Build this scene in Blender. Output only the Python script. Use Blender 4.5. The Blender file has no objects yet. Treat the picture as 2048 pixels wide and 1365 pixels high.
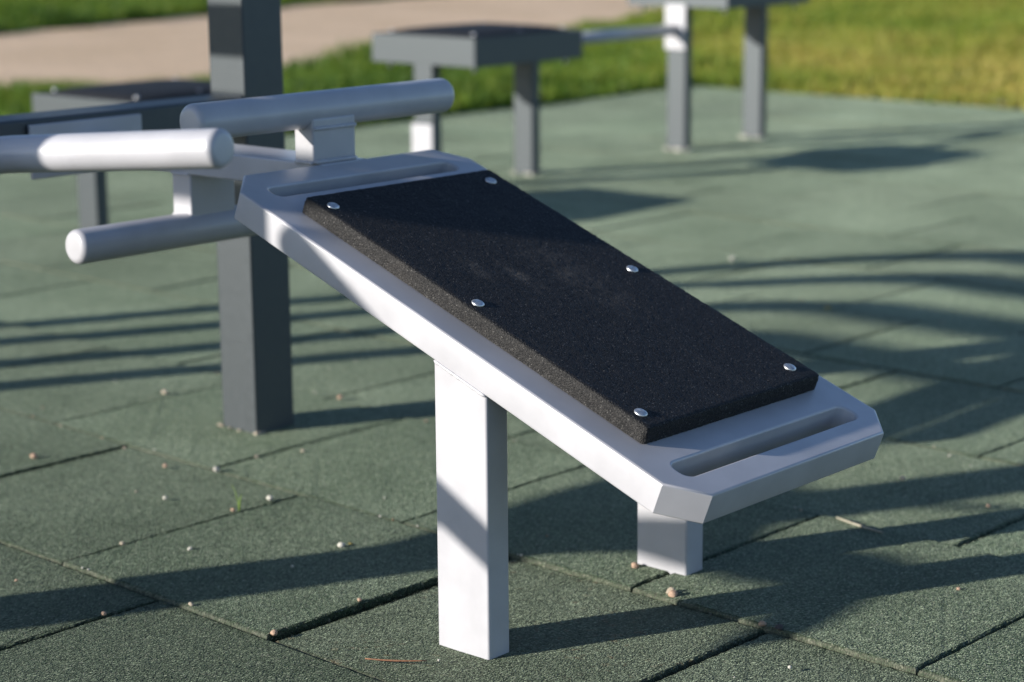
import bpy, bmesh, math, random
import numpy as np
from mathutils import Vector, Matrix, noise as mnoise

R = math.radians
rng = random.Random(7)
npr = np.random.default_rng(11)
scene = bpy.context.scene
col = scene.collection

# ------------------------------------------------------------------ helpers
def tag(o, label=None, cat=None, group=None, kind=None):
    if label: o['label'] = label
    if cat: o['category'] = cat
    if group: o['group'] = group
    if kind: o['kind'] = kind
    return o

def empty(name, loc, rz=0.0):
    o = bpy.data.objects.new(name, None)
    o.empty_display_size = 0.1
    o.location = loc
    o.rotation_euler = (0, 0, rz)
    col.objects.link(o)
    return o

def link_mesh(name, me, mat, parent=None, smooth=False):
    if mat: me.materials.append(mat)
    o = bpy.data.objects.new(name, me)
    col.objects.link(o)
    if parent: o.parent = parent
    if smooth:
        me.polygons.foreach_set('use_smooth', [True] * len(me.polygons))
    return o

def from_bm(name, bm, mat, parent=None, smooth=False, bevel=0.0, seg=3, angle=35):
    bmesh.ops.recalc_face_normals(bm, faces=bm.faces)
    me = bpy.data.meshes.new(name)
    bm.to_mesh(me); bm.free()
    o = link_mesh(name, me, mat, parent, smooth or bevel > 0)
    if bevel > 0:
        b = o.modifiers.new('bevel', 'BEVEL')
        b.width = bevel; b.segments = seg; b.limit_method = 'ANGLE'
        b.angle_limit = R(angle); b.harden_normals = True
        b.use_clamp_overlap = True
    return o

def add_box(bm, x0, x1, y0, y1, z0, z1, M=None):
    vs = []
    for z in (z0, z1):
        for (x, y) in ((x0, y0), (x1, y0), (x1, y1), (x0, y1)):
            p = Vector((x, y, z))
            vs.append(bm.verts.new(M @ p if M else p))
    for f in ((0, 3, 2, 1), (4, 5, 6, 7), (0, 1, 5, 4), (1, 2, 6, 5), (2, 3, 7, 6), (3, 0, 4, 7)):
        bm.faces.new([vs[i] for i in f])
    return vs

def frame(t):
    t = t.normalized()
    a = Vector((0, 0, 1)) if abs(t.z) < 0.9 else Vector((1, 0, 0))
    u = t.cross(a).normalized()
    return u, t.cross(u).normalized()

def add_tube(bm, pts, radii, n=32, jitter=0.0):
    pts = [Vector(p) for p in pts]
    if not isinstance(radii, (list, tuple)): radii = [radii] * len(pts)
    rings = []
    u = None
    for i, p in enumerate(pts):
        t = (pts[min(i + 1, len(pts) - 1)] - pts[max(i - 1, 0)])
        if u is None:
            u, v = frame(t)
        else:
            tn = t.normalized()
            u = (u - tn * u.dot(tn)).normalized(); v = tn.cross(u)
        r = radii[i]
        ring = []
        for k in range(n):
            a = 2 * math.pi * k / n
            rr = r * (1 + jitter * (rng.random() - .5))
            ring.append(bm.verts.new(p + u * math.cos(a) * rr + v * math.sin(a) * rr))
        rings.append(ring)
    for a, b in zip(rings, rings[1:]):
        for k in range(n):
            bm.faces.new((a[k], a[(k + 1) % n], b[(k + 1) % n], b[k]))
    bm.faces.new(list(reversed(rings[0]))); bm.faces.new(rings[-1])

def roller_profile(a, b, r, rr=0.011, m=6):
    """points and radii of a round bar from a to b with softly rounded ends"""
    a, b = Vector(a), Vector(b)
    L = (b - a).length; t = (b - a) / L
    pts, rad = [], []
    for k in range(m + 1):
        q = math.pi / 2 * k / m
        pts.append(a + t * (rr * (1 - math.cos(q))))
        rad.append(r - rr + rr * math.sin(q))
    for k in range(m, -1, -1):
        q = math.pi / 2 * k / m
        pts.append(b - t * (rr * (1 - math.cos(q))))
        rad.append(r - rr + rr * math.sin(q))
    return pts, rad

def add_bead(bm, a, b, r=0.003, n=10, step=0.004):
    """weld bead: a thin lumpy tube"""
    a, b = Vector(a), Vector(b)
    k = max(3, int((b - a).length / step))
    pts = [a.lerp(b, i / k) for i in range(k + 1)]
    rad = [r * (0.8 + 0.45 * rng.random()) for _ in pts]
    rad[0] *= .4; rad[-1] *= .4
    add_tube(bm, pts, rad, n)

def bead(parent, a, b, r=0.003, n=10, mat=None):
    bm = bmesh.new(); add_bead(bm, a, b, r, n)
    return from_bm('weld_seam', bm, mat or M_light, parent, smooth=True)

def crumb(parent, p, r, mat, scale=150, amp=.003):
    bm = bmesh.new()
    bmesh.ops.create_icosphere(bm, subdivisions=2, radius=r, matrix=Matrix.Translation(p))
    for v_ in bm.verts: v_.co += mnoise.noise_vector(v_.co * scale) * amp
    return from_bm('mortar_crumb', bm, mat, parent, smooth=True)

def fillet(pts, rad, n=10):
    pts = [Vector(p) for p in pts]
    out = [pts[0]]
    for i in range(1, len(pts) - 1):
        p = pts[i]; a = (pts[i - 1] - p).normalized(); b = (pts[i + 1] - p).normalized()
        ang = a.angle(b); d = rad / math.tan(ang / 2)
        c = p + (a + b).normalized() * (rad / math.sin(ang / 2))
        s, e = p + a * d - c, p + b * d - c
        for k in range(n + 1):
            q = s.lerp(e, k / n)
            out.append(c + q.normalized() * rad)
    out.append(pts[-1])
    return out

# ------------------------------------------------------------------ materials
class MatB:
    def __init__(s, name):
        s.m = bpy.data.materials.new(name); s.m.use_nodes = True
        s.t = s.m.node_tree; s.n = s.t.nodes; s.bsdf = s.n['Principled BSDF']
        s.tc = s.n.new('ShaderNodeTexCoord')
    def node(s, typ, **kw):
        x = s.n.new(typ)
        for k, v in kw.items(): setattr(x, k, v)
        return x
    def link(s, a, b): s.t.links.new(a, b)
    def noise(s, scale, detail=4, rough=.55, coord='Object', dim=None):
        x = s.node('ShaderNodeTexNoise')
        x.inputs['Scale'].default_value = scale; x.inputs['Detail'].default_value = detail
        x.inputs['Roughness'].default_value = rough
        s.link(s.tc.outputs[coord], x.inputs['Vector']); return x
    def voro(s, scale, feature='F1', rnd=1.0):
        x = s.node('ShaderNodeTexVoronoi', feature=feature)
        x.inputs['Scale'].default_value = scale; x.inputs['Randomness'].default_value = rnd
        s.link(s.tc.outputs['Object'], x.inputs['Vector']); return x
    def ramp(s, fac, stops, interp='LINEAR'):
        x = s.node('ShaderNodeValToRGB'); cr = x.color_ramp; cr.interpolation = interp
        while len(cr.elements) < len(stops): cr.elements.new(.5)
        for e, (p, c) in zip(cr.elements, stops):
            e.position = p; e.color = (*c, 1) if len(c) == 3 else c
        s.link(fac, x.inputs['Fac']); return x
    def mix(s, fac, a, b, mode='MIX'):
        x = s.node('ShaderNodeMix', data_type='RGBA', blend_type=mode)
        if isinstance(fac, (int, float)): x.inputs[0].default_value = fac
        else: s.link(fac, x.inputs[0])
        for i, v in ((6, a), (7, b)):
            if isinstance(v, tuple): x.inputs[i].default_value = (*v, 1)
            else: s.link(v, x.inputs[i])
        return x.outputs[2]
    def math(s, op, a, b=None):
        x = s.node('ShaderNodeMath', operation=op)
        for i, v in ((0, a), (1, b)):
            if v is None: continue
            if isinstance(v, (int, float)): x.inputs[i].default_value = v
            else: s.link(v, x.inputs[i])
        return x.outputs[0]
    def bump(s, h, strength, dist, prev=None):
        x = s.node('ShaderNodeBump'); x.inputs['Strength'].default_value = strength
        x.inputs['Distance'].default_value = dist
        s.link(h, x.inputs['Height'])
        if prev: s.link(prev, x.inputs['Normal'])
        return x.outputs[0]
    def done(s, base, rough, normal=None, metal=0, spec=.5):
        for k, v in (('Base Color', base), ('Roughness', rough), ('Metallic', metal), ('Specular IOR Level', spec)):
            i = s.bsdf.inputs[k]
            if isinstance(v, tuple): i.default_value = (*v, 1)
            elif isinstance(v, (int, float)): i.default_value = v
            else: s.link(v, i)
        if normal: s.link(normal, s.bsdf.inputs['Normal'])
        return s.m

def paint(name, c, rough, dirt=0.06, spec=.5, coat=0, ior=1.5, tint=(1, 1, 1)):
    b = MatB(name)
    n1 = b.noise(9, 5); n2 = b.noise(420, 2); n3 = b.noise(60, 4)
    d = tuple(x * (1 - dirt * 2.2) for x in c)
    c1 = b.ramp(n1.outputs[0], [(.38, d), (.62, c)]).outputs[0]
    # small dust specks
    v = b.voro(160)
    sp = b.ramp(v.outputs['Distance'], [(.045, (1, 1, 1)), (.07, (0, 0, 0))]).outputs[0]
    pick = b.ramp(n3.outputs[0], [(.58, (0, 0, 0)), (.66, (1, 1, 1))]).outputs[0]
    spf = b.math('MULTIPLY', b.math('MULTIPLY', sp, pick), .35)
    c2 = b.mix(spf, c1, (.42, .38, .32) if c[0] > .2 else (.25, .25, .24))
    rg = b.ramp(n3.outputs[0], [(.3, (rough - .03,) * 3), (.7, (rough + .05,) * 3)]).outputs[0]
    nr = b.bump(n2.outputs[0], .10, .0005)
    b.bsdf.inputs['IOR'].default_value = ior
    b.bsdf.inputs['Specular Tint'].default_value = (*tint, 1)
    b.bsdf.inputs['Coat Weight'].default_value = coat; b.bsdf.inputs['Coat Roughness'].default_value = .3
    return b.done(c2, rg, nr, spec=spec)

M_light = paint('light_grey_powder_coat', (.455, .451, .475), .42, coat=.6)
M_dark = paint('anthracite_powder_coat', (.014, .0175, .0205), .50, spec=1.0, ior=1.5, tint=(.86, .95, 1.0), dirt=.02)
M_dark2 = paint('anthracite_seat_coat', (.016, .0195, .022), .50, spec=1.0, ior=1.5, tint=(.86, .95, 1.0), dirt=.02)

def mat_rubber_black():
    b = MatB('black_rubber_granulate')
    v = b.voro(640); v2 = b.voro(420); n = b.noise(6, 5); n2 = b.noise(900, 2)
    sep = b.node('ShaderNodeSeparateColor'); b.link(v.outputs['Color'], sep.inputs[0])
    c = b.ramp(sep.outputs[0], [(0, (.0035, .004, .005)), (.55, (.007, .0075, .009)), (.90, (.014, .014, .016)), (.975, (.026, .026, .028)), (.992, (.10, .098, .095))]).outputs[0]
    # the cut sides are greyer than the trodden top
    sx = b.node('ShaderNodeSeparateXYZ'); b.link(b.tc.outputs['Object'], sx.inputs[0])
    cut = b.math('MAXIMUM', b.ramp(sx.outputs['Y'], [(.0, (0, 0, 0)), (.044, (1, 1, 1)), (.051, (1, 1, 1)), (.058, (0, 0, 0))]).outputs[0], 0.0)
    c = b.mix(b.math('MULTIPLY', cut, .32), c, b.ramp(sep.outputs[0], [(0, (.010, .009, .008)), (.6, (.032, .029, .025)), (1, (.085, .078, .066))]).outputs[0])
    # dusty foot smears
    mp = b.node('ShaderNodeMapping'); mp.inputs['Scale'].default_value = (5, 16, 5)
    b.link(b.tc.outputs['Object'], mp.inputs['Vector'])
    ns = b.node('ShaderNodeTexNoise'); ns.inputs['Scale'].default_value = 1.6; ns.inputs['Detail'].default_value = 5
    b.link(mp.outputs[0], ns.inputs['Vector'])
    sm = b.ramp(ns.outputs[0], [(.60, (0, 0, 0)), (.74, (1, 1, 1))]).outputs[0]
    def spot(x, y, sx_, sy_):
        m_ = b.node('ShaderNodeMapping'); m_.vector_type = 'POINT'
        m_.inputs['Location'].default_value = (-x * sx_, -y * sy_, 0); m_.inputs['Scale'].default_value = (sx_, sy_, 0)
        b.link(b.tc.outputs['Object'], m_.inputs['Vector'])
        l_ = b.node('ShaderNodeVectorMath', operation='LENGTH'); b.link(m_.outputs[0], l_.inputs[0])
        return b.ramp(l_.outputs['Value'], [(.15, (1, 1, 1)), (1, (0, 0, 0))]).outputs[0]
    ns2 = b.noise(38, 5, .65)
    blot = b.ramp(ns2.outputs[0], [(.42, (0, 0, 0)), (.62, (1, 1, 1))]).outputs[0]
    spots = b.math('MAXIMUM', b.math('MAXIMUM', spot(-.495, .150, 22, 55), spot(-.455, .205, 16, 50)), b.math('MULTIPLY', spot(-.43, .30, 7, 16), .6))
    f = b.math('MULTIPLY', b.math('MULTIPLY', sm, sep.outputs[1]), .28)
    f = b.math('MAXIMUM', f, b.math('MULTIPLY', b.math('MULTIPLY', spots, blot), .85))
    c = b.mix(f, c, (.075, .066, .057))
    h = b.math('ADD', b.math('MULTIPLY', v.outputs['Distance'], -1.0), b.math('MULTIPLY', v2.outputs['Distance'], -1.2))
    nr = b.bump(h, .7, .0011)
    nr = b.bump(n2.outputs[0], .4, .0005, nr)
    return b.done(c, .68, nr, spec=.30)
M_rub = mat_rubber_black()

def mat_tiles():
    b = MatB('green_rubber_tile')
    v = b.voro(360); v2 = b.voro(300); n = b.noise(2.2, 6, .6); n2 = b.noise(14, 5, .6); n3 = b.noise(.7, 4)
    sep = b.node('ShaderNodeSeparateColor'); b.link(v.outputs['Color'], sep.inputs[0])
    g = b.ramp(sep.outputs[0], [(0, (.005, .009, .004)), (.3, (.017, .037, .015)), (.7, (.032, .064, .027)), (.93, (.056, .094, .044)), (.985, (.26, .27, .20))]).outputs[0]
    at = b.node('ShaderNodeAttribute'); at.attribute_name = 'tint'
    # tile to tile difference (some greener, some browner and dirtier)
    g = b.mix(b.math('MULTIPLY', at.outputs['Fac'], .50), g, b.mix(sep.outputs[1], (.022, .024, .014), (.075, .070, .045)))
    # grey walked-on patches and dust
    d = b.ramp(n.outputs[0], [(.42, (0, 0, 0)), (.72, (1, 1, 1))]).outputs[0]
    g = b.mix(b.math('MULTIPLY', d, .38), g, b.mix(sep.outputs[2], (.030, .042, .030), (.075, .088, .066)))
    d2 = b.ramp(n2.outputs[0], [(.60, (0, 0, 0)), (.78, (1, 1, 1))]).outputs[0]
    g = b.mix(b.math('MULTIPLY', d2, .30), g, (.12, .12, .09))
    # rusty crumbs on the dirtiest tile
    pick = b.ramp(at.outputs['Fac'], [(.78, (0, 0, 0)), (.9, (1, 1, 1))]).outputs[0]
    n5 = b.noise(5, 3)
    v3 = b.voro(120)
    sep3 = b.node('ShaderNodeSeparateColor'); b.link(v3.outputs['Color'], sep3.inputs[0])
    cr = b.ramp(sep3.outputs[0], [(.93, (0, 0, 0)), (.95, (1, 1, 1))]).outputs[0]
    msk = b.math('MULTIPLY', b.math('MULTIPLY', cr, pick), b.ramp(n5.outputs[0], [(.48, (0, 0, 0)), (.58, (1, 1, 1))]).outputs[0])
    g = b.mix(b.math('MULTIPLY', msk, .8), g, (.34, .12, .04))
    # pale seeds and grit, sparse
    v4 = b.voro(62)
    sep4 = b.node('ShaderNodeSeparateColor'); b.link(v4.outputs['Color'], sep4.inputs[0])
    gr = b.math('MULTIPLY', b.ramp(v4.outputs['Distance'], [(.06, (1, 1, 1)), (.12, (0, 0, 0))]).outputs[0],
                b.ramp(sep4.outputs[0], [(.55, (0, 0, 0)), (.95, (1, 1, 1))]).outputs[0])
    g = b.mix(b.math('MULTIPLY', gr, .8), g, (.42, .40, .32))
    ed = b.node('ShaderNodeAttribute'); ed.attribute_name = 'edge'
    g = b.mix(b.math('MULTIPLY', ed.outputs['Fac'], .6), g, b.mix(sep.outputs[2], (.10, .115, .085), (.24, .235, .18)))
    wr = b.node('ShaderNodeAttribute'); wr.attribute_name = 'row_tone'
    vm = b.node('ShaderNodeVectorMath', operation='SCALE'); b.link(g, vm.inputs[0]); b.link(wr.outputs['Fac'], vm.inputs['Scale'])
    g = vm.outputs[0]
    gv = b.ramp(sep.outputs[1], [(0, (.25, .25, .25)), (.5, (.9, .9, .9)), (1, (1.75, 1.75, 1.75))]).outputs[0]
    dv = b.ramp(n.outputs[0], [(.3, (.72, .72, .72)), (.7, (1.28, 1.28, 1.28))]).outputs[0]
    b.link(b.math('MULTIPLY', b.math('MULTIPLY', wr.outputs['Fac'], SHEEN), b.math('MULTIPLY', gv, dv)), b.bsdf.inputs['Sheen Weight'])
    h = b.math('ADD', b.math('MULTIPLY', v.outputs['Distance'], -1.0), b.math('MULTIPLY', v2.outputs['Distance'], -1.3))
    nr = b.bump(h, 1.0, TILE_BUMP)
    nr = b.bump(n2.outputs[0], .35, .004, nr)
    b.bsdf.inputs['Sheen Roughness'].default_value = .38
    b.bsdf.inputs['Sheen Tint'].default_value = (.79, .95, .68, 1)
    return b.done(g, .8, nr, spec=.25)
TILE_BUMP = .0013
SHEEN = .35
M_tile = mat_tiles()

def mat_soil():
    b = MatB('dark_soil'); n = b.noise(3, 6); n2 = b.noise(60, 4)
    c = b.ramp(n.outputs[0], [(.3, (.035, .042, .020)), (.7, (.075, .085, .035))]).outputs[0]
    return b.done(c, .95, b.bump(n2.outputs[0], .6, .01), spec=.2)
def mat_lawn():
    b = MatB('lawn_turf'); n = b.noise(.8, 5); n2 = b.noise(45, 5); n3 = b.noise(5, 5)
    c = b.ramp(n.outputs[0], [(.35, (.10, .16, .02)), (.6, (.20, .22, .034)), (.75, (.28, .24, .06))]).outputs[0]
    c = b.mix(b.ramp(n3.outputs[0], [(.4, (0, 0, 0)), (.7, (.7, .7, .7))]).outputs[0], c, (.05, .085, .012))
    return b.done(c, .9, b.bump(n2.outputs[0], .8, .03), spec=.2)
def mat_path():
    b = MatB('sandy_gravel'); n = b.noise(.9, 6); n2 = b.noise(220, 3); n3 = b.noise(12, 5)
    c = b.ramp(n.outputs[0], [(.3, (.62, .455, .30)), (.7, (.77, .58, .41))]).outputs[0]
    c = b.mix(b.ramp(n3.outputs[0], [(.5, (0, 0, 0)), (.8, (.5, .5, .5))]).outputs[0], c, (.30, .22, .15))
    return b.done(c, .95, b.bump(n2.outputs[0], .9, .012), spec=.2)
def mat_grass():
    b = MatB('grass_blades')
    at = b.node('ShaderNodeAttribute'); at.attribute_name = 'tone'
    c = b.ramp(at.outputs['Fac'], [(0, (.038, .085, .013)), (.3, (.125, .22, .024)), (.6, (.27, .31, .042)), (1, (.52, .41, .11))]).outputs[0]
    b.link(c, b.bsdf.inputs['Base Color'])
    tr = b.node('ShaderNodeBsdfTranslucent'); b.link(c, tr.inputs[0])
    mx = b.node('ShaderNodeMixShader'); mx.inputs[0].default_value = .4
    b.done(c, .55, spec=.3)
    b.link(b.bsdf.outputs[0], mx.inputs[1]); b.link(tr.outputs[0], mx.inputs[2])
    b.link(mx.outputs[0], b.n['Material Output'].inputs[0])
    return b.m
def mat_stone(name, c0, c1):
    b = MatB(name); n = b.noise(90, 4); n2 = b.noise(500, 3)
    c = b.ramp(n.outputs[0], [(.35, c0), (.65, c1)]).outputs[0]
    return b.done(c, .8, b.bump(n2.outputs[0], .5, .001), spec=.3)
def mat_simple(name, c, rough, metal=0, spec=.5):
    b = MatB(name); n = b.noise(200, 3)
    k = tuple(x * .7 for x in c)
    return b.done(b.ramp(n.outputs[0], [(.3, k), (.6, c)]).outputs[0], rough, b.bump(n.outputs[0], .1, .0004), metal, spec)
M_zinc = mat_simple('zinc_plated_steel', (.72, .73, .74), .46, 1.0)
M_peb = [mat_stone('pale_pebble_stone', (.34, .29, .22), (.48, .41, .32)),
         mat_stone('pinkish_pebble_stone', (.36, .24, .17), (.50, .35, .25)),
         mat_stone('brown_pebble_stone', (.20, .13, .08), (.32, .22, .14)),
         mat_stone('dark_pebble_stone', (.05, .045, .045), (.09, .08, .08)),
         mat_stone('white_pebble_stone', (.44, .42, .36), (.60, .57, .50))]
M_twig = mat_simple('dry_pine_needle', (.24, .11, .055), .7)
M_twig_dark = mat_simple('packed_dirt', (.03, .026, .02), .95)
M_leaf = mat_simple('yellow_leaf', (.50, .36, .06), .6)
M_straw = mat_simple('dry_straw', (.36, .33, .25), .8)
M_sprout = mat_simple('green_sprout', (.16, .26, .03), .6)

# ------------------------------------------------------------------ solved layout
H_CAM, PITCH, ROLL = 1.02927, .2139, -.00824
YAW = -.73017                       # every apparatus stands on this axis
O0 = Vector((.21896, 2.45713, 0))   # under the low near corner of the bench
EV = Vector((math.cos(YAW), math.sin(YAW), 0)); WV = Vector((-math.sin(YAW), math.cos(YAW), 0))
def wp(E, W, z=0.0): return O0 + EV * E + WV * W + Vector((0, 0, z))
TY = -.75529; TOX, TOY = -3.15728, 1.28263
TU = Vector((math.cos(TY), math.sin(TY), 0)); TV = Vector((-math.sin(TY), math.cos(TY), 0))
def tp(u, v, z=0.0): return TU * u + TV * v + Vector((0, 0, z))
def hnoise(p, s): return mnoise.noise(Vector(p) * s)

# ------------------------------------------------------------------ ground
def sheet(name, polys, z, mat):
    bm = bmesh.new()
    for poly in polys:
        bm.faces.new([bm.verts.new((p[0], p[1], z)) for p in poly])
    return tag(from_bm(name, bm, mat), kind='structure')
sheet('ground', [[(-300, -300), (300, -300), (300, 300), (-300, 300)]], -.045, mat_soil())
UB, VB = TOX - 7.5 * .5, TOY + 15 * .5
q = lambda u, v: tuple(tp(u, v)[:2])
sheet('lawn', [[q(-90, -60), q(UB - .004, -60), q(UB - .004, 90), q(-90, 90)],
               [q(UB - .004, VB + .004), q(60, VB + .004), q(60, 90), q(UB - .004, 90)]], -.012, mat_lawn())

# path: irregular edged sandy strip
low = [(-9, 6.0), (-5.2, 8.4), (-2.584, 10.45), (-1.65, 11.35), (-1.2, 12.0), (-.858, 12.9), (-.1, 14.6), (1.0, 16.75), (1.9, 18.9), (4.2, 24), (8, 32)]
up = [(-13, 8.5), (-6.5, 13.0), (-3.876, 15.9), (-2.646, 18.2), (-1.969, 19.6), (-.6, 21.6), (1.5, 27), (4, 36)]
def dens(line, amp):
    out = []
    for a, b in zip(line, line[1:]):
        a, b = Vector(a), Vector(b); k = max(2, int((b - a).length / .12))
        nrm = Vector((-(b - a).y, (b - a).x)).normalized()
        for i in range(k):
            p = a.lerp(b, i / k)
            d = amp * (hnoise((p.x, p.y, 0), 1.7) + .6 * hnoise((p.x, p.y, 3), 6))
            out.append((p + nrm * d)[:])
    return out
PATH = dens(low, .16) + list(reversed(dens(up, .16)))
bm = bmesh.new()
vs = [bm.verts.new((x, y, -.004)) for x, y in PATH]
es = [bm.edges.new((vs[i], vs[(i + 1) % len(vs)])) for i in range(len(vs))]
bmesh.ops.triangle_fill(bm, use_beauty=True, edges=es)
tag(from_bm('gravel_path', bm, mat_path()), kind='structure')

# ------------------------------------------------------------------ rubber tiles
def build_tiles():
    verts, faces, tint, row_tone, edge = [], [], [], [], []
    T = .5
    for row in range(-9, 15):
        off = 0.0 if row % 2 else .5
        for c in range(-8, 18):
            ta, tb = c + off, c + off + 1
            if ta < -7.5: ta = -7.5
            if tb <= ta: continue
            u0, u1 = TOX + ta * T, TOX + tb * T
            v0, v1 = TOY + row * T, TOY + (row + 1) * T
            g = .0012 + .0014 * rng.random()
            cen = tp((u0 + u1) / 2, (v0 + v1) / 2)
            if cen.y < .4 or abs(cen.x) > cen.y * .9 + 3: continue
            near = .9 < cen.y < 4.6 and abs(cen.x) < 1.6
            h = (rng.random() - .5) * .0030 + .0022 * (row % 3 - 1)
            tx, ty_ = (rng.random() - .5) * .006, (rng.random() - .5) * .006
            tn = rng.random() ** 1.5 * .75
            ro = (rng.random() - .5) * .006
            wv = {-1: .62, 0: .60, 1: .74, 2: .90, 3: 1.0}.get(row, .58 if row < 0 else 1.0 + .018 * min(row - 3, 8)) * rng.uniform(.90, 1.10)  # tile tone: near rows darker, far rows slightly lighter, random spread per tile
            ga = [g, g, .0006, .0006]      # u0 side, u1 side, v0 side, v1 side
            if row == 1 and abs(ta - 2) < .01: ga[0] = .010; h = -.003; tn = .80; tx = .004
            if row == 1 and abs(ta - 1) < .01: ga[1] = .003; h = .002; tn = .12
            if row == 1 and abs(ta - 3) < .01: ga[0] = .006; h = -.004; tn = .62
            if row == 0 and abs(ta - 2.5) < .01: tn = .60; h = -.002
            if row == 0 and abs(ta - 1.5) < .01: tn = .2; h = -.003
            a0, a1, b0, b1 = u0 + ga[0], u1 - ga[1], v0 + ga[2], v1 - ga[3]
            ring = []
            if near:
                step = .010
                nu, nv = max(2, int((a1 - a0) / step)), max(2, int((b1 - b0) / step))
                ring += [(a0 + (a1 - a0) * i / nu, b0) for i in range(nu)]
                ring += [(a1, b0 + (b1 - b0) * i / nv) for i in range(nv)]
                ring += [(a1 - (a1 - a0) * i / nu, b1) for i in range(nu)]
                ring += [(a0, b1 - (b1 - b0) * i / nv) for i in range(nv)]
            else:
                ring = [(a0, b0), (a1, b0), (a1, b1), (a0, b1)]
            cu, cv = (a0 + a1) / 2, (b0 + b1) / 2
            base = len(verts); n = len(ring)
            levels = ((.0045, 0.0), (.0012, -.0016), (0, -.0055), (0, -.04))
            for li, (ins, dz) in enumerate(levels):
                for (u, v) in ring:
                    du, dv = u - cu, v - cv
                    hu, hv = (a1 - a0) / 2, (b1 - b0) / 2
                    u2 = cu + max(-hu + ins, min(hu - ins, du)); v2 = cv + max(-hv + ins, min(hv - ins, dv))
                    if near:
                        u2 += (rng.random() - .5) * .0020; v2 += (rng.random() - .5) * .0020
                    du, dv = u2 - cu, v2 - cv
                    uu, vv = cu + du - dv * ro, cv + dv + du * ro
                    z = h + du * tx + dv * ty_ + dz
                    if near and li < 2: z += (rng.random() - .5) * .0012
                    p = tp(uu, vv, z)
                    verts.append(p[:]); tint.append(tn); row_tone.append(wv); edge.append(rng.uniform(.4, 1.0) if (li in (1, 2) and v <= b0 + 1e-6) else 0.0)
            faces.append([base + i for i in range(n)])
            for li in range(3):
                for i in range(n):
                    j = (i + 1) % n
                    a, b = base + li * n, base + (li + 1) * n
                    faces.append([a + j, a + i, b + i, b + j])
    me = bpy.data.meshes.new('rubber_paving')
    me.from_pydata(verts, [], faces)
    at = me.attributes.new('tint', 'FLOAT', 'POINT')
    at.data.foreach_set('value', tint)
    at2 = me.attributes.new('row_tone', 'FLOAT', 'POINT')
    at2.data.foreach_set('value', row_tone)
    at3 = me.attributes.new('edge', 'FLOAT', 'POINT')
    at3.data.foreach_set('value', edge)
    me.update()
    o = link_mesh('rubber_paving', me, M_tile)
    tag(o, kind='structure')
build_tiles()

# ------------------------------------------------------------------ grass blades
def in_poly(x, y, poly):
    P = np.array(poly); inside = np.zeros(len(x), bool)
    j = len(P) - 1
    for i in range(len(P)):
        xi, yi, xj, yj = P[i, 0], P[i, 1], P[j, 0], P[j, 1]
        c = ((yi > y) != (yj > y)) & (x < (xj - xi) * (y - yi) / (yj - yi + 1e-12) + xi)
        inside ^= c; j = i
    return inside
def vnoise(x, y, s, seed):
    """smooth value noise"""
    r = np.random.default_rng(seed).random((64, 64))
    X, Y = x * s, y * s
    xi, yi = np.floor(X).astype(int), np.floor(Y).astype(int)
    fx, fy = X - xi, Y - yi
    fx = fx * fx * (3 - 2 * fx); fy = fy * fy * (3 - 2 * fy)
    g = lambda a, b: r[a % 64, b % 64]
    return (g(xi, yi) * (1 - fx) + g(xi + 1, yi) * fx) * (1 - fy) + (g(xi, yi + 1) * (1 - fx) + g(xi + 1, yi + 1) * fx) * fy
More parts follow.
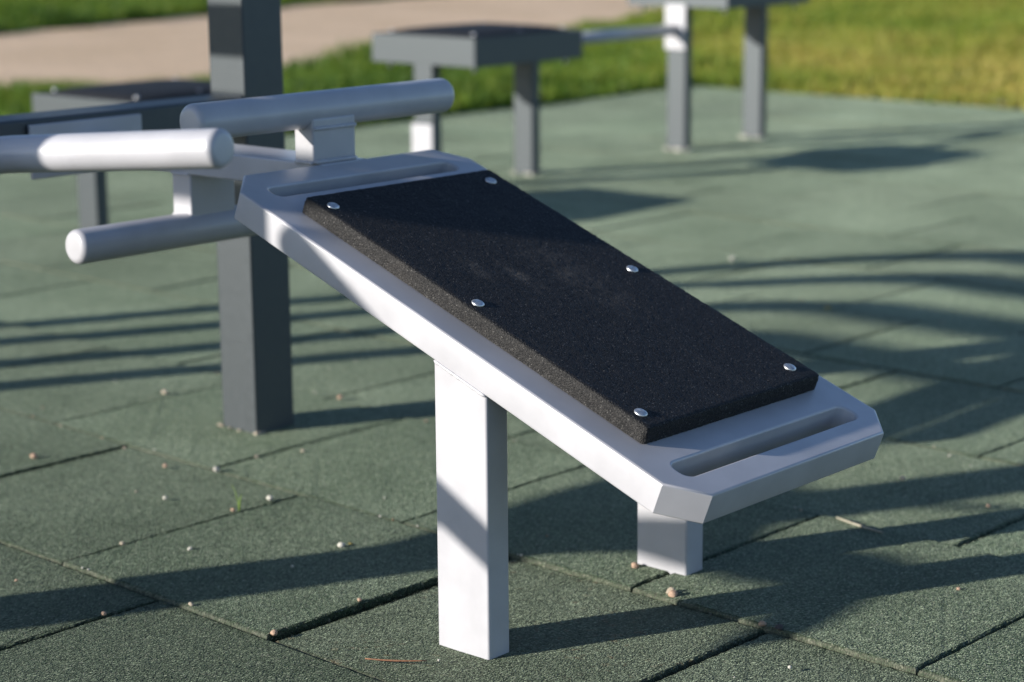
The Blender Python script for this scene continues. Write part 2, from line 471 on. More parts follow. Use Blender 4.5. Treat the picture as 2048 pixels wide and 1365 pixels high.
def build_grass(N=330000):
    y = npr.uniform(8.0, 25, N); x = npr.uniform(-1, 1, N) * (y * .36 + .6)
    u = x * TU.x + y * TU.y; v = x * TV.x + y * TV.y
    keep = ((u < UB + .01) | (v > VB - .01)) & ~in_poly(x, y, PATH)
    # thin near the gravel and open bare spots
    keep &= vnoise(x, y, 2.3, 1) + .5 * npr.random(len(x)) > .36
    x, y, u, v = x[keep], y[keep], u[keep], v[keep]
    n = len(x)
    big = vnoise(x, y, .55, 2) * .6 + vnoise(x, y, 1.6, 3) * .4
    dry = np.clip((x - .3) / 2.2, 0, 1) * np.clip((14.5 - y) / 4, 0, 1)      # dry strip along the right border
    tone = np.clip(.18 + .42 * (big - .3) + .30 * np.clip((x + .6) / 2.5, 0, 1) + .25 * dry * vnoise(x, y, 3, 8) * 2 + npr.normal(0, .14, n) + .25 * (vnoise(x, y, 2.4, 12) - .5), 0, 1)
    edge = np.minimum(np.abs(u - UB), 1e3)
    h = .035 + .04 * npr.random(n) + .09 * vnoise(x, y, 1.9, 4) ** 2
    h *= np.where(x < -.1, 1.35, 1.0)
    h *= 1 - .45 * dry
    az = npr.uniform(0, 2 * np.pi, n); bend = npr.uniform(.1, .8, n) * h
    wd = npr.uniform(.003, .0065, n) * (1 + (y - 9) * .05)
    hum = .05 * vnoise(x, y, 1.1, 5) ** 2
    bx, by = np.cos(az), np.sin(az)
    px, py = -by * wd, bx * wd
    z0 = -.014 + hum * 0
    V = np.zeros((n, 5, 3))
    V[:, 0] = np.c_[x - px, y - py, z0 + 0 * x]; V[:, 1] = np.c_[x + px, y + py, z0 + 0 * x]
    mx, my, mz = x + bx * bend * .35, y + by * bend * .35, z0 + h * .6
    V[:, 2] = np.c_[mx + px * .8, my + py * .8, mz]; V[:, 3] = np.c_[mx - px * .8, my - py * .8, mz]
    V[:, 4] = np.c_[x + bx * bend, y + by * bend, z0 + h]
    base = np.arange(n)[:, None] * 5
    loops = np.concatenate([base + np.array([[0, 1, 2, 3]]), base + np.array([[3, 2, 4]])], 1).ravel()
    starts = (np.arange(n)[:, None] * 7 + np.array([[0, 4]])).ravel()
    me = bpy.data.meshes.new('grass')
    me.vertices.add(n * 5); me.vertices.foreach_set('co', V.ravel())
    me.loops.add(n * 7); me.loops.foreach_set('vertex_index', loops.astype(np.int32))
    me.polygons.add(n * 2); me.polygons.foreach_set('loop_start', starts.astype(np.int32))
    at = me.attributes.new('tone', 'FLOAT', 'POINT'); at.data.foreach_set('value', np.repeat(tone, 5).astype(np.float32))
    me.update(); me.validate()
    tag(link_mesh('grass', me, mat_grass()), kind='stuff')
build_grass()

# ------------------------------------------------------------------ the sit-up bench
TI, S, WP, CH, TH, BZ = .36419, .92965, .4948, .0466, .0453, .28838
ct, st = math.cos(TI), math.sin(TI)
def pl(s, w, n=0.0): return Vector((-s * ct + n * st, w, BZ + s * st + n * ct))   # on the sloping top, bench axes

def rounded_slot(s0, s1, w0, w1, r=.013, m=6):
    out = []
    for (cs, cw, a0) in ((s1 - r, w1 - r, 0), (s0 + r, w1 - r, 90), (s0 + r, w0 + r, 180), (s1 - r, w0 + r, 270)):
        for k in range(m + 1):
            a = R(a0 + 90 * k / m)
            out.append((cs + r * math.cos(a), cw + r * math.sin(a)))
    return out

def build_bench():
    root = empty('sit_up_bench', O0, YAW)
    tag(root, 'light grey sloping sit-up bench with black rubber pad and foot rollers, in the foreground', 'exercise bench')
    # platform with the two hand slots
    outer = [(CH, 0), (S - CH, 0), (S, CH), (S, WP - CH), (S - CH, WP), (CH, WP), (0, WP - CH), (0, CH)]
    loops = [outer, rounded_slot(.043, .077, .048, .449, .0145), rounded_slot(.853, .884, .050, .442, .0130)]
    bm = bmesh.new()
    RB = .0036
    def inset(lp, d):
        """offset a closed loop (outer loop shrinks, slot loops grow)"""
        P_ = [Vector(p) for p in lp]; n = len(P_)
        area = sum(P_[i].x * P_[(i + 1) % n].y - P_[(i + 1) % n].x * P_[i].y for i in range(n))
        sg = (1 if area > 0 else -1) * d
        out = []
        for i in range(n):
            e1 = (P_[i] - P_[i - 1]).normalized(); e2 = (P_[(i + 1) % n] - P_[i]).normalized()
            n1, n2 = Vector((-e1.y, e1.x)), Vector((-e2.y, e2.x))
            m_ = (n1 + n2) / (1 + n1.dot(n2))
            out.append(P_[i] + m_ * sg)
        return out
    prof = [(RB * (1 - math.sin(math.pi / 2 * k / 4)), -RB * (1 - math.cos(math.pi / 2 * k / 4))) for k in range(5)]
    prof = [(RB - RB * math.sin(math.pi / 2 * k / 4), -(RB - RB * math.cos(math.pi / 2 * k / 4))) for k in range(5)]
    cap_t, cap_b, smooth_f = [], [], []
    for li, lp in enumerate(loops):
        rows = []
        sign = 1 if li == 0 else -1
        for (d_, z_) in prof: rows.append([bm.verts.new(pl(p.x, p.y, z_)) for p in inset(lp, sign * d_)])
        for (d_, z_) in reversed(prof): rows.append([bm.verts.new(pl(p.x, p.y, -TH - z_)) for p in inset(lp, sign * d_)])
        for r0, r1 in zip(rows, rows[1:]):
            for i in range(len(r0)):
                j = (i + 1) % len(r0)
                smooth_f.append(bm.faces.new((r0[i], r0[j], r1[j], r1[i])))
        cap_t.append(rows[0]); cap_b.append(rows[-1])
    for caps in (cap_t, cap_b):
        ed = []
        for vs in caps:
            for i in range(len(vs)):
                e_ = bm.edges.get((vs[i], vs[(i + 1) % len(vs)]))
                ed.append(e_)
        bmesh.ops.triangle_fill(bm, use_beauty=True, use_dissolve=False, edges=ed)
    for f in bm.faces: f.smooth = False
    for f in smooth_f: f.smooth = True
    # keep the side walls crisp at the clipped corners
    bm.normal_update()
    for e_ in bm.edges:
        if len(e_.link_faces) == 2 and all(f.smooth for f in e_.link_faces) and e_.calc_face_angle(0) > R(28): e_.smooth = False
    plat = from_bm('platform', bm, M_light, root)
    for lp in loops[2:]:  # added ring hidden under the head slot, there to darken its inside
        bm = bmesh.new()
        inn, out_ = inset(lp, -.0006), inset(lp, -.0036)
        R_ = [[bm.verts.new(pl(p.x, p.y, z_)) for p in q_] for q_, z_ in ((inn, -TH + .002), (inn, -TH - .028), (out_, -TH - .028), (out_, -TH + .002))]
        n_ = len(lp)
        for a_, b_ in zip(R_, R_[1:] + R_[:1]):
            for i in range(n_): bm.faces.new((a_[i], a_[(i + 1) % n_], b_[(i + 1) % n_], b_[i]))
        from_bm('slot_shade_ring', bm, M_light, plat)
    # weld seams at the clipped corners and paint drips under the low edge
    for k in range(16):
        w = CH + (WP - 2 * CH) * rng.random()
        p = pl(.004 + .004 * rng.random(), w, -TH - .0004)
        bm = bmesh.new()
        bmesh.ops.create_icosphere(bm, subdivisions=2, radius=.0012 + .0012 * rng.random(), matrix=Matrix.Translation(p))
        from_bm('paint_drip', bm, M_light, plat, smooth=True)
    # rubber pad : dense, noisy surface so that the granulate shows in its outline
    s0, s1, w0, w1, t, r, rc = .122, .803, .049, .448, .0245, .0085, .007
    hs, hw = (s1 - s0) / 2, (w1 - w0) / 2
    step = .0028
    ns, nw, nz = int(2 * hs / step), int(2 * hw / step), 9
    verts, faces, idx = [], [], {}
    def vert(i, j, k):
        key = (i, j, k)
        if key in idx: return idx[key]
        p = Vector((-hs + 2 * hs * i / ns, -hw + 2 * hw * j / nw, t * k / nz))
        c = Vector((max(-hs + rc, min(hs - rc, p.x)), max(-hw + rc, min(hw - rc, p.y)), min(p.z, t - r)))
        dvec = p - c
        nrm = dvec.normalized() if dvec.length > 1e-6 else Vector((0, 0, 1))
        if dvec.length > 1e-6: p = c + nrm * min(r, max(abs(dvec.x), abs(dvec.y), abs(dvec.z)))
        nz_ = mnoise.noise(p * 190) * .0004 + mnoise.noise(p * 420) * .0005 + (rng.random() - .5) * .0005 + mnoise.noise(p * 25) * .0004
        if k == nz or dvec.length > 1e-6: p += nrm * nz_
        q_ = pl(s0 + hs + p.x, w0 + hw + p.y, p.z + .0012)
        idx[key] = len(verts); verts.append(q_[:]); return idx[key]
    for i in range(ns):
        for j in range(nw):
            faces.append((vert(i, j, nz), vert(i, j + 1, nz), vert(i + 1, j + 1, nz), vert(i + 1, j, nz)))
    for k in range(nz):
        for i in range(ns):
            faces.append((vert(i, 0, k), vert(i, 0, k + 1), vert(i + 1, 0, k + 1), vert(i + 1, 0, k)))
            faces.append((vert(i, nw, k), vert(i + 1, nw, k), vert(i + 1, nw, k + 1), vert(i, nw, k + 1)))
        for j in range(nw):
            faces.append((vert(0, j, k), vert(0, j + 1, k), vert(0, j + 1, k + 1), vert(0, j, k + 1)))
            faces.append((vert(ns, j, k), vert(ns, j, k + 1), vert(ns, j + 1, k + 1), vert(ns, j + 1, k)))
    me = bpy.data.meshes.new('rubber_pad'); me.from_pydata(verts, [], faces); me.update()
    bmx = bmesh.new(); bmx.from_mesh(me); bmesh.ops.recalc_face_normals(bmx, faces=bmx.faces); bmx.to_mesh(me); bmx.free()
    pad = link_mesh('rubber_pad', me, M_rub, root, smooth=True)
    # slotted screws
    for s in (.155, .460, .764):
        for w in (.072, .412):
            bm = bmesh.new()
            ang = rng.random() * math.pi
            rings_n, seg = 14, 48
            rows = []
            for a in range(rings_n + 1):
                rr = .0092 * a / rings_n
                row = []
                for k in range(seg):
                    th = 2 * math.pi * k / seg
                    x, y = rr * math.cos(th), rr * math.sin(th)
                    z = .0024 * (1 - (rr / .0092) ** 4) + .0010
                    sx = x * math.cos(ang) + y * math.sin(ang)
                    if abs(sx) < .0010 and rr < .0078: z -= .0014
                    row.append(bm.verts.new((x, y, z)))
                rows.append(row)
            rows.append([bm.verts.new((.0092 * math.cos(2 * math.pi * k / seg), .0092 * math.sin(2 * math.pi * k / seg), -.003)) for k in range(seg)])
            for a, b in zip(rows, rows[1:]):
                for k in range(seg): bm.faces.new((a[k], b[k], b[(k + 1) % seg], a[(k + 1) % seg]))
            bmesh.ops.remove_doubles(bm, verts=bm.verts, dist=1e-6)
            Mx = Matrix.Translation(pl(s, w, t + .0012)) @ Matrix.Rotation(TI, 4, 'Y')
            bmesh.ops.transform(bm, matrix=Mx, verts=bm.verts)
            from_bm('screw', bm, M_zinc, pad, smooth=True)
    # legs, cut to the slope
    zb = lambda E: BZ - TH / ct - E * math.tan(TI)
    E0, E1 = -.4395, -.3423
    for (w0_, w1_) in ((.0016, .0455), (WP - .0455, WP - .0016)):
        bm = bmesh.new()
        vs = add_box(bm, E0, E1, w0_, w1_, -.03, 1)
        for v_ in vs[4:]: v_.co.z = zb(v_.co.x) + .002
        leg = from_bm('leg', bm, M_light, root, bevel=.0042, seg=4)
        for ww in (w0_ - .0005, w1_ + .0005):
            bead(leg, (E0 + .002, ww, zb(E0) - .0016), (E1 - .001, ww, zb(E1) - .0006), .0026)
        for EE in (E0 - .0005, E1 + .0005):
            bead(leg, (EE, w0_ + .004, zb(EE) - .001), (EE, w1_ - .004, zb(EE) - .001), .0028)
    # support arm from the dark frame to the head of the bench
    bm = bmesh.new()
    add_box(bm, -1.4880, -.862, .197, .297, .577, .6195)
    arm = from_bm('support_arm', bm, M_light, root, bevel=.0035)
    bm = bmesh.new()
    add_box(bm, -1.4945, -1.4865, .105, .345, .552, .646)
    from_bm('mounting_plate', bm, M_light, arm, bevel=.003)
    bm = bmesh.new()
    add_box(bm, -.9145, -.8715, .190, .2815, .6185, .690)
    br = from_bm('roller_bracket', bm, M_light, root, bevel=.004)
    bead(br, (-.870, .19, .6225), (-.870, .2815, .6225), .0034)
    bead(br, (-.9145, .1895, .6215), (-.8715, .1895, .6215), .0030)
    bead(br, (-.870, .19, .674), (-.870, .2815, .674), .0030)
    bm = bmesh.new()
    add_box(bm, -1.229, -1.181, .199, .295, .495, .578)
    st_ = from_bm('roller_bracket', bm, M_light, root, bevel=.004)
    bead(st_, (-1.229, .1985, .577), (-1.181, .1985, .577), .003)
    bead(st_, (-1.1805, .199, .577), (-1.1805, .295, .577), .003)
    bead(st_, (-1.229, .1985, .508), (-1.181, .1985, .508), .003)
    # the two foot rollers
    for (E, z, a, b_) in ((-.899, .7005, -.030, .514), (-1.196, .4840, -.030, .525)):
        bm = bmesh.new()
        p, r_ = roller_profile((E, a, z), (E, b_, z), .0282)
        add_tube(bm, p, r_, 56)
        from_bm('foot_roller', bm, M_light, root, smooth=True)
    return root
build_bench()

# ------------------------------------------------------------------ dark frame the bench is bolted to
def build_frame():
    root = empty('support_frame', wp(-1.545, .645), YAW)
    tag(root, 'anthracite square steel post with a horizontal crossbeam, standing behind the bench head', 'steel frame')
    bm = bmesh.new(); add_box(bm, -.0505, .0505, -.050, .050, -.03, 2.3)
    from_bm('post', bm, M_dark, root, bevel=.005, seg=4)
    bm = bmesh.new(); add_box(bm, -.0480, .0485, -1.45, -.0505, .588, .655)
    from_bm('crossbeam', bm, M_dark, root, bevel=.005, seg=4)
    for z in (.588, .655):
        bead(root, (-.046, -.0515, z), (.047, -.0515, z), .0042, mat=M_dark)
    # chipped pale mortar round its foot
    for k in range(11):
        a = rng.random()
        p = Vector((-.056 + .1 * a, -.054, .002)) if k % 2 else Vector((.05 + .004 * rng.random(), -.052 + .02 * a, .002))
        if k in (0, 1): p = Vector((-.054, -.056, .004))
        if k in (2, 3): p = Vector((.053, -.053, .003))
        crumb(root, p, .0025 + .003 * rng.random(), M_peb[0])
build_frame()

# ------------------------------------------------------------------ stepping seats behind
def build_seat(w, h, label, link=None, plate=None):
    root = empty('stepping_seat', wp(-3.335, w), YAW)
    tag(root, label, 'exercise seat', 'dark stepping seats in a row')
    ex, wx, t = .497, .571, .100
    bm = bmesh.new()
    # open tray: rim plus deck
    add_box(bm, -ex, 0, 0, .006, h - t, h); add_box(bm, -ex, 0, wx - .006, wx, h - t, h)
    add_box(bm, -ex, -ex + .006, .0062, wx - .0062, h - t, h); add_box(bm, -.006, 0, .0062, wx - .0062, h - t, h)
    add_box(bm, -ex + .0065, -.0065, .0065, wx - .0065, h - .020, h - .008)
    add_box(bm, -ex + .0065, -.0065, .0065, wx - .0065, h - t + .004, h - t + .010)
    fr = from_bm('seat_frame', bm, M_dark2, root, bevel=.0016, seg=2)
    bm = bmesh.new()
    n = 30
    vs = [[None] * (n + 1) for _ in range(n + 1)]
    for i in range(n + 1):
        for j in range(n + 1):
            a, b_ = i / n * 2 - 1, j / n * 2 - 1
            dome = (1 - abs(a) ** 5) * (1 - abs(b_) ** 5)
            vs[i][j] = bm.verts.new((-.012 - (ex - .024) * i / n, .012 + (wx - .024) * j / n, h - .008 + .026 * dome ** .6 + .001 * rng.random()))
    for i in range(n):
        for j in range(n):
            bm.faces.new((vs[i][j], vs[i][j + 1], vs[i + 1][j + 1], vs[i + 1][j]))
    pd_ = from_bm('rubber_pad', bm, M_rub, root, smooth=True)
    for (x, y) in ((-.045, .045), (-ex + .045, .045), (-.045, wx - .045), (-ex + .045, wx - .045)):
        bm = bmesh.new()
        add_tube(bm, [(x, y, h - t - .022), (x, y, h - t + .004)], [.007, .007], 12)
        from_bm('bolt', bm, M_zinc, fr, smooth=True)
    for (x, y) in ((-.05, .05), (-ex + .05, .05), (-.05, wx - .05), (-ex + .05, wx - .05), (-.05, wx / 2), (-ex + .05, wx / 2)):
        bm = bmesh.new()
        add_tube(bm, [(x, y, h + .004), (x, y, h + .0105), (x, y, h + .0125)], [.0065, .0065, .004], 20)
        from_bm('screw', bm, M_zinc, pd_, smooth=True)
    for (w0_, w1_) in ((.0, .046), (wx - .046, wx)):
        bm = bmesh.new(); add_box(bm, -ex / 2 - .046, -ex / 2 + .046, w0_ + .001, w1_ - .001, -.03, h - t + .003)
        lg = from_bm('leg', bm, M_dark2, root, bevel=.004, seg=3)
        for k in range(12):
            p = Vector((-ex / 2 - .05 + .1 * rng.random(), w0_ - .004, .005))
            if k > 8: p = Vector((-ex / 2 + .05, w0_ + .04 * rng.random(), .005))
            crumb(lg, p, .004 + .005 * rng.random(), M_peb[4], 120, .004)
        if plate and w0_ == 0:
            bm = bmesh.new(); add_box(bm, -ex / 2 - .052, -ex / 2 + .049, -.0085, .0002, plate[0], plate[1])
            from_bm('mounting_plate', bm, M_light, lg, bevel=.003)
    if link:
        z, length = link
        bm = bmesh.new(); add_tube(bm, [(-ex / 2, -length, z), (-ex / 2, -.008, z)], .024, 32)
        from_bm('linking_bar', bm, M_light, root, smooth=True)
build_seat(1.767, .440, 'lowest dark steel seat with black rubber top, left of the tall post')
build_seat(3.219, .542, 'middle dark steel seat with black rubber top, seen whole behind the foot rollers', plate=(.12, .235))
build_seat(4.672, .674, 'highest dark steel seat, cut off by the top edge, beside the grass', link=(.485, .876), plate=(.405, .585))

# ------------------------------------------------------------------ hooked climbing bars (their long shadows cross the tiles)
def build_hooks():
    az = R(21.8); L = Vector((math.cos(az), math.sin(az), 0)) / math.tan(R(16.8))
    hgt = 1.175
    words = ['farthest of four curved grey bars left of the bench', 'second farthest of four curved grey bars left of the bench',
             'third farthest of four curved grey bars left of the bench', 'nearest of four curved grey bars left of the bench']
    for (bx, by), lb in zip(((1.285, 5.982), (1.007, 5.649), (.682, 5.264), (.375, 4.905)), words):
        b = Vector((bx, by, 0)) - L * hgt
        root = empty('curved_bar', b)
        tag(root, lb, 'bar', 'curved bars left of the bench')
        bm = bmesh.new()
        end = EV * 1.75
        pts = fillet([(0, 0, -.03), (0, 0, hgt), (end.x, end.y, hgt)], .28)
        add_tube(bm, pts, .047, 24)
        from_bm('bent_tube', bm, M_dark, root, smooth=True)
        bm = bmesh.new()
        add_tube(bm, [(0, 0, 0.001), (0, 0, .012)], [.085, .085], 32)
        from_bm('base_plate', bm, M_dark, root, bevel=.002)
build_hooks()

# ------------------------------------------------------------------ unseen station shaped for its shadows, and the bar that reaches into view
def round_bar(name, a, b, r, root, rr=None):
    bm = bmesh.new(); p, r_ = roller_profile(a, b, r, rr or min(.011, r * .4)); add_tube(bm, p, r_, 48)
    return from_bm(name, bm, M_light, root, smooth=True)

def plate_poly(name, pts, y0, y1, root):
    bm = bmesh.new()
    A = [bm.verts.new((x, y0, z)) for x, z in pts]; Bv = [bm.verts.new((x, y1, z)) for x, z in pts]
    bm.faces.new(A); bm.faces.new(list(reversed(Bv)))
    for i in range(len(pts)):
        j = (i + 1) % len(pts); bm.faces.new((A[i], A[j], Bv[j], Bv[i]))
    return from_bm(name, bm, M_light, root, bevel=.003)

def build_station():
    root = empty('exercise_station', wp(-1.515, -1.35), YAW)
    tag(root, 'light grey post with slanted handles and plates shaped for their shadows, unseen left of the bench', 'exercise station')
    B = lambda E, W, z: Vector((E + 1.45, W + 1.35, z))
    bm = bmesh.new(); add_box(bm, -.072, .056, -.05, .05, -.03, 1.30)
    from_bm('post', bm, M_light, root, bevel=.005)
    h = round_bar('handle_bar', B(-1.336, -1.35, 1.003), B(-1.095, -1.35, .832), .0285, root, .017)
    round_bar('stem', B(-1.41, -1.35, .790), B(-1.140, -1.35, .862), .009, h, .003)
    f = lambda L_: [(e + 1.45, z - .011) for e, z in L_]
    plate_poly('shadow_plate', f([(-1.402, .60), (-1.33, .646), (-1.143, .637), (-1.047, .647), (-.953, .598), (-.86, .545), (-.86, .603), (-.953, .657), (-1.046, .708), (-1.12, .712), (-1.27, .685), (-1.402, .735)]), -.03, .03, root)  # added plate, outline traced back from the shadow on legs and tiles
    plate_poly('side_shadow_plate', f([(-1.517, .53), (-1.594, .60), (-1.696, .668), (-1.81, .76), (-1.79, .80), (-1.517, .79)]), -.02, .02, root)  # added plate, cut to the slanting edge of the ground shadow
    az = R(21.8)
    edge = Vector((-1.445, 1.952, 0)); m_ = Vector((-math.sin(az), math.cos(az), 0)); l_ = Vector((math.cos(az), math.sin(az), 0))
    inv = (Matrix.Translation(root.location) @ Matrix.Rotation(YAW, 4, 'Z')).inverted()
    bm = bmesh.new()
    vs = []
    for (k, dl, z) in ((0, 0, 1.0), (.11, 0, 1.0), (.11, .02, 1.0), (0, .02, 1.0), (0, 0, 1.24), (.11, 0, 1.24), (.11, .02, 1.24), (0, .02, 1.24)):
        p = edge + m_ * k + l_ * dl; p.z = z
        vs.append(bm.verts.new(inv @ p))
    for f_ in ((0, 3, 2, 1), (4, 5, 6, 7), (0, 1, 5, 4), (1, 2, 6, 5), (2, 3, 7, 6), (3, 0, 4, 7)): bm.faces.new([vs[i] for i in f_])
    pn = from_bm('shade_plate', bm, M_light, root, bevel=.004)  # unseen plate added to shade the left part of the handrail
    q1 = edge + m_ * .08 + l_ * .01; q1.z = 1.20
    round_bar('arm', (0, -.04, 1.22), inv @ q1, .022, pn, .004)
build_station()

def build_handrail():
    """the round bar that reaches in at the left edge, bent round to its own post"""
    tip = Vector((-.3045, 2.193, .7648)); d = Vector((.8250, -.5590, .0824)).normalized()
    foot = Vector((-1.02, 1.28, 0))
    root = empty('handrail', foot)
    tag(root, 'round light grey bar reaching in from the left edge, in front of the foot rollers', 'handrail')
    tail = tip - d * .405
    top = Vector((foot.x, foot.y, .70))
    bm = bmesh.new()
    pts = fillet([foot - Vector((0, 0, .03)), top, tail, tip - d * .011], .07, 12)
    r, rr = .0216, .008
    rad = [r] * len(pts)
    # softly rounded free end
    pts.pop(); rad.pop()
    for k in range(7, -1, -1):
        q_ = math.pi / 2 * k / 7
        pts.append(tip - d * (rr * (1 - math.cos(q_)) + .0002 * (k == 7) + (0 if k < 7 else 0)))
        rad.append(r - rr + rr * math.sin(q_))
    pts = [p - foot for p in pts]
    add_tube(bm, pts, rad, 56)
    from_bm('bent_bar', bm, M_light, root, smooth=True)
    bm = bmesh.new(); add_tube(bm, [(0, 0, .001), (0, 0, .010)], [.07, .07], 32)
    from_bm('base_plate', bm, M_light, root, bevel=.002)
build_handrail()

# ------------------------------------------------------------------ loose bits on the tiles
def pebble_mesh(seed):
    bm = bmesh.new(); bmesh.ops.create_icosphere(bm, subdivisions=3, radius=1)
    sc = Vector((1, .75 + .25 * rng.random(), .6 + .25 * rng.random()))
    for v_ in bm.verts:
        p = v_.co.copy()
        v_.co = Vector((p.x * sc.x, p.y * sc.y, p.z * sc.z)) * (1 + .28 * mnoise.noise(p * 1.1 + Vector((seed * 9, 0, 0))) + .1 * mnoise.noise(p * 3 + Vector((seed, 5, 0))))
    me = bpy.data.meshes.new('pebble'); bm.to_mesh(me); bm.free()
    me.polygons.foreach_set('use_smooth', [True] * len(me.polygons))
    return me
PM = [[pebble_mesh(k + 10 * m) for k in range(3)] for m in range(5)]
for m, row in enumerate(PM):
    for me in row: me.materials.append(M_peb[m])
def pebble(x, y, r, m, label, group=None):
    o = bpy.data.objects.new('pebble', PM[m][rng.randrange(3)])
    r *= .86; o.location = (x, y, r * .5 + .0020); o.scale = (r, r, r)
    o.rotation_euler = (rng.uniform(-.3, .3), rng.uniform(-.3, .3), rng.random() * 6.28)
    col.objects.link(o); tag(o, label, 'pebble', group); return o
G = 'pebbles scattered on the rubber tiles'
for args in [
    (-.54, 3.634, .0085, 4, 'largest pale round pebble on the tile in front of the dark post'),
    (-.731, 4.234, .0085, 0, 'pale pebble on the tile joint left of the dark post foot'),
    (-.895, 3.736, .008, 1, 'orange pebble on the tile near the left edge of the photo'),
    (-.638, 3.664, .006, 1, 'small pinkish pebble left of the largest pale round pebble'),
    (-.605, 3.458, .006, 4, 'small white pebble in the middle of a tile, left of the grass sprout'),
    (-.422, 3.45, .0075, 4, 'white pebble lying on the dark joint right of the grass sprout'),
    (-.519, 3.172, .005, 4, 'small white pebble above the long shadow band at lower left'),
    (-.277, 3.181, .0075, 4, 'white pebble with a yellow fleck above the shadow, left of the front leg'),
    (.188, 3.066, .0075, 1, 'orange beige pebble touching the left foot of the short rear leg'),
    (.2345, 2.944, .0085, 0, 'beige stone, rear half of a touching pair in front of the short rear leg'),
    (.2365, 2.930, .009, 1, 'pinkish stone, front half of a touching pair in front of the short rear leg'),
    (.354, 2.802, .0065, 1, 'light brown pebble on a tile corner, at right below the bench'),
    (.376, 2.786, .0075, 3, 'dark flat pebble beside the light brown one on the tile corner'),
    (.665, 2.948, .0045, 1, 'tiny orange pebble below the lowest shadow stripe at right'),
    (.806, 3.374, .0045, 1, 'tiny pinkish pebble between two shadow stripes at the right edge'),
    (.692, 3.542, .006, 0, 'pale pebble right of the low end of the bench'),
    (.627, 5.786, .011, 4, 'blurred white pebble beyond the bench, near the farthest curved shadow'),
    (-.358, 4.177, .008, 1, 'peach pebble on the joint right of the dark post'),
    (.371, 2.635, .004, 4, 'white crumb with its own shadow near the bottom right of the photo'),
    (-.341, 2.782, .006, 1, 'reddish pebble at the tile corner left of the front leg'),
    (-.477, 2.907, .005, 0, 'beige pebble stuck in the joint inside the shadow band at lower left'),
    (-.599, 2.871, .0045, 1, 'pink pebble on the dark joint at lower left'),
    (-.633, 3.203, .005, 0, 'beige pebble on the near part of the long dark joint at left'),
    (-.477, 3.384, .005, 1, 'pinkish pebble in the dark joint just below the grass sprout'),
    (-.477, 3.724, .005, 0, 'pale pebble in the joint right of the largest round pebble'),
    (-.395, 3.763, .005, 0, 'pale pebble farther along the joint in front of the dark post'),
    (-.229, 2.921, .0045, 1, 'orange red pebble in the widest black joint left of the front leg'),
    (-.736, 3.795, .004, 0, 'small pale pebble at the joint end left of the dark post'),
]: pebble(*args[:4], args[4], G)
# a sprinkling of smaller grit, mostly along the joints
for k in range(90):
    y = rng.uniform(2.5, 5.2); x = rng.uniform(-.27, .27) * y
    if k % 3:
        u = Vector((x, y, 0)).dot(TU); v = Vector((x, y, 0)).dot(TV)
        v = TOY + round((v - TOY) / .5) * .5 + rng.gauss(0, .006)
        p = tp(u, v); x, y = p.x, p.y
    pebble(x, y, rng.uniform(.0014, .0030), rng.choice((0, 0, 1, 4, 4, 2)), 'tiny grit crumb on the green rubber tiles, too small to tell apart', 'grit crumbs on the rubber tiles')

def strand(name, pts, r, mat, label, cat):
    bm = bmesh.new()
    n = len(pts)
    add_tube(bm, pts, [r * (.5 + .5 * math.sin(math.pi * (i + .6) / (n + .2))) for i in range(n)], 8)
    o = from_bm(name, bm, mat, smooth=True)
    return tag(o, label, cat)
def arc(a, b, sag, n=9):
    a, b = Vector(a), Vector(b); s = (b - a).cross(Vector((0, 0, 1))).normalized()
    return [a.lerp(b, i / (n - 1)) + s * sag * math.sin(math.pi * i / (n - 1)) for i in range(n)]
strand('pine_needle', arc((-.205, 2.682, .003), (-.120, 2.672, .003), .004), .0013, M_twig, 'reddish dry pine needle on the tile left of the front leg foot', 'pine needle')
strand('dry_stalk', arc((.538, 3.307, .0058), (.600, 3.222, .0058), .003), .0024, M_straw, 'pale dry stalk lying in a tile joint between two shadow stripes at right', 'dry stalk')
bm = bmesh.new()
for (dx, dy, h) in ((-.012, .004, .05), (.006, -.003, .035), (.001, .008, .028)):
    pts = [Vector((dx * q_ * q_, dy * q_, h * q_)) for q_ in (0, .35, .7, 1)]
    add_tube(bm, pts, [.0010, .0011, .0008, .0002], 6)
o = from_bm('grass_sprout', bm, M_sprout, smooth=True); o.location = (-.468, 3.395, -.004)
tag(o, 'thin green grass sprout growing out of a tile joint at left', 'grass sprout')
def leaf(x, y, s, mat, label):
    bm = bmesh.new(); n = 8
    L_, R_ = [], []
    for i in range(n + 1):
        a = i / n; w = .32 * math.sin(math.pi * a) ** .8 + .01
        L_.append(bm.verts.new((s * (a - .5), s * w, s * (.12 + .1 * a)))); R_.append(bm.verts.new((s * (a - .5), -s * w, s * (.10 + .05 * a))))
    mid = [bm.verts.new((s * (i / n - .5), 0, s * .03)) for i in range(n + 1)]
    for i in range(n):
        bm.faces.new((mid[i], mid[i + 1], L_[i + 1], L_[i])); bm.faces.new((R_[i], R_[i + 1], mid[i + 1], mid[i]))
    o = from_bm('leaf', bm, mat, smooth=True); o.location = (x, y, .002); o.rotation_euler = (0, 0, rng.random() * 6)
    sol = o.modifiers.new('thick', 'SOLIDIFY'); sol.thickness = .0006
    tag(o, label, 'leaf'); return o
leaf(.79, 5.076, .032, M_leaf, 'small yellow leaf on the tiles beyond the bench, by a curved shadow')
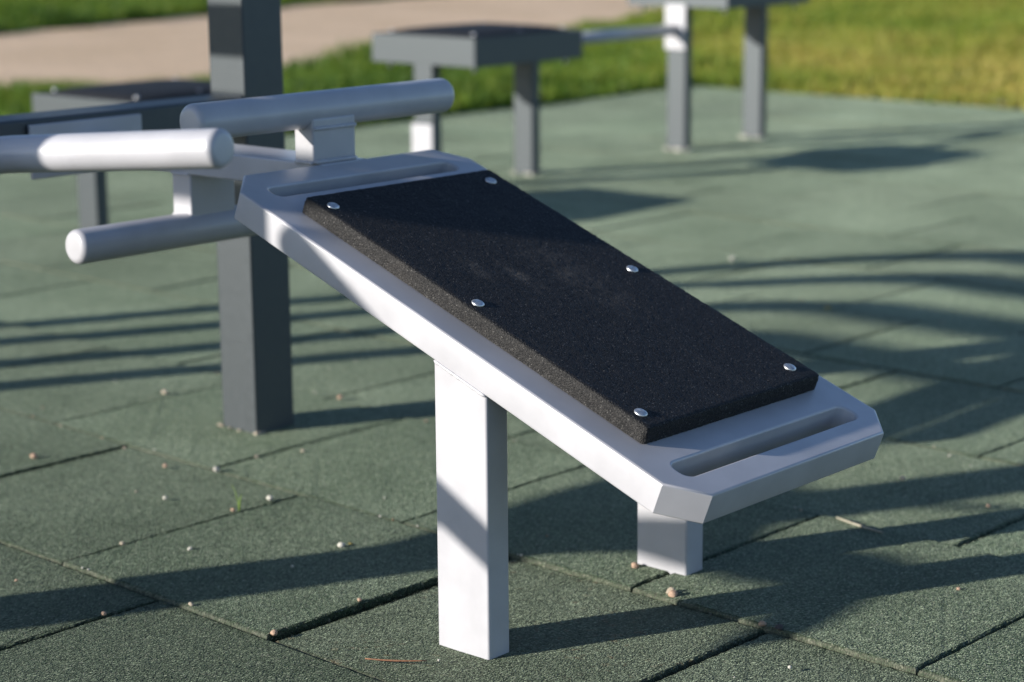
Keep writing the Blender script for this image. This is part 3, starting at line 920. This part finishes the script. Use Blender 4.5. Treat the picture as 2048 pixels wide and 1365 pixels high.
leaf(-.263, 3.195, .008, M_leaf, 'tiny yellow green leaf fleck next to the white pebble left of the front leg')
leaf(2.35, 10.0, .09, M_straw, 'pale dry leaf on the grass edge at the far right')

# ------------------------------------------------------------------ light
EL, AZ = R(16.8), R(21.8)
w_ = bpy.data.worlds.new('World'); scene.world = w_; w_.use_nodes = True
nt = w_.node_tree; bg = nt.nodes['Background']
sky = nt.nodes.new('ShaderNodeTexSky'); sky.sky_type = 'NISHITA'; sky.sun_disc = False
sky.sun_elevation = EL; sky.sun_rotation = R(248.2)
sky.air_density = .60; sky.dust_density = .2; sky.ozone_density = 1.6
nt.links.new(sky.outputs[0], bg.inputs[0]); bg.inputs[1].default_value = .12
sd = bpy.data.lights.new('Sun', 'SUN'); sd.energy = 5.0; sd.angle = R(.7); sd.color = (1.0, .945, .86)
so = bpy.data.objects.new('Sun', sd); col.objects.link(so)
so.rotation_euler = Vector((math.cos(AZ) * math.cos(EL), math.sin(AZ) * math.cos(EL), -math.sin(EL))).to_track_quat('-Z', 'Y').to_euler()
so.location = (-6, -3, 5)

# ------------------------------------------------------------------ camera
cd = bpy.data.cameras.new('Camera'); cam = bpy.data.objects.new('Camera', cd); col.objects.link(cam); scene.camera = cam
cd.sensor_width = 36; cd.lens = 4142.09 / 2048 * 36; cd.clip_end = 800; cd.clip_start = .05
F = Vector((0, math.cos(PITCH), -math.sin(PITCH))); U = Vector((0, math.sin(PITCH), math.cos(PITCH))); X0 = Vector((1, 0, 0))
c_, s_ = math.cos(ROLL), math.sin(ROLL)
X = X0 * c_ + U * s_; Y = -X0 * s_ + U * c_; Z = -F
cam.matrix_world = Matrix(((X.x, Y.x, Z.x, 0), (X.y, Y.y, Z.y, 0), (X.z, Y.z, Z.z, H_CAM), (0, 0, 0, 1)))
cd.dof.use_dof = True; cd.dof.focus_distance = 2.76; cd.dof.aperture_fstop = 3.4; cd.dof.aperture_blades = 9

vs_ = scene.view_settings
vs_.view_transform = 'Standard'; vs_.look = 'None'; vs_.exposure = .60; vs_.gamma = 1.0
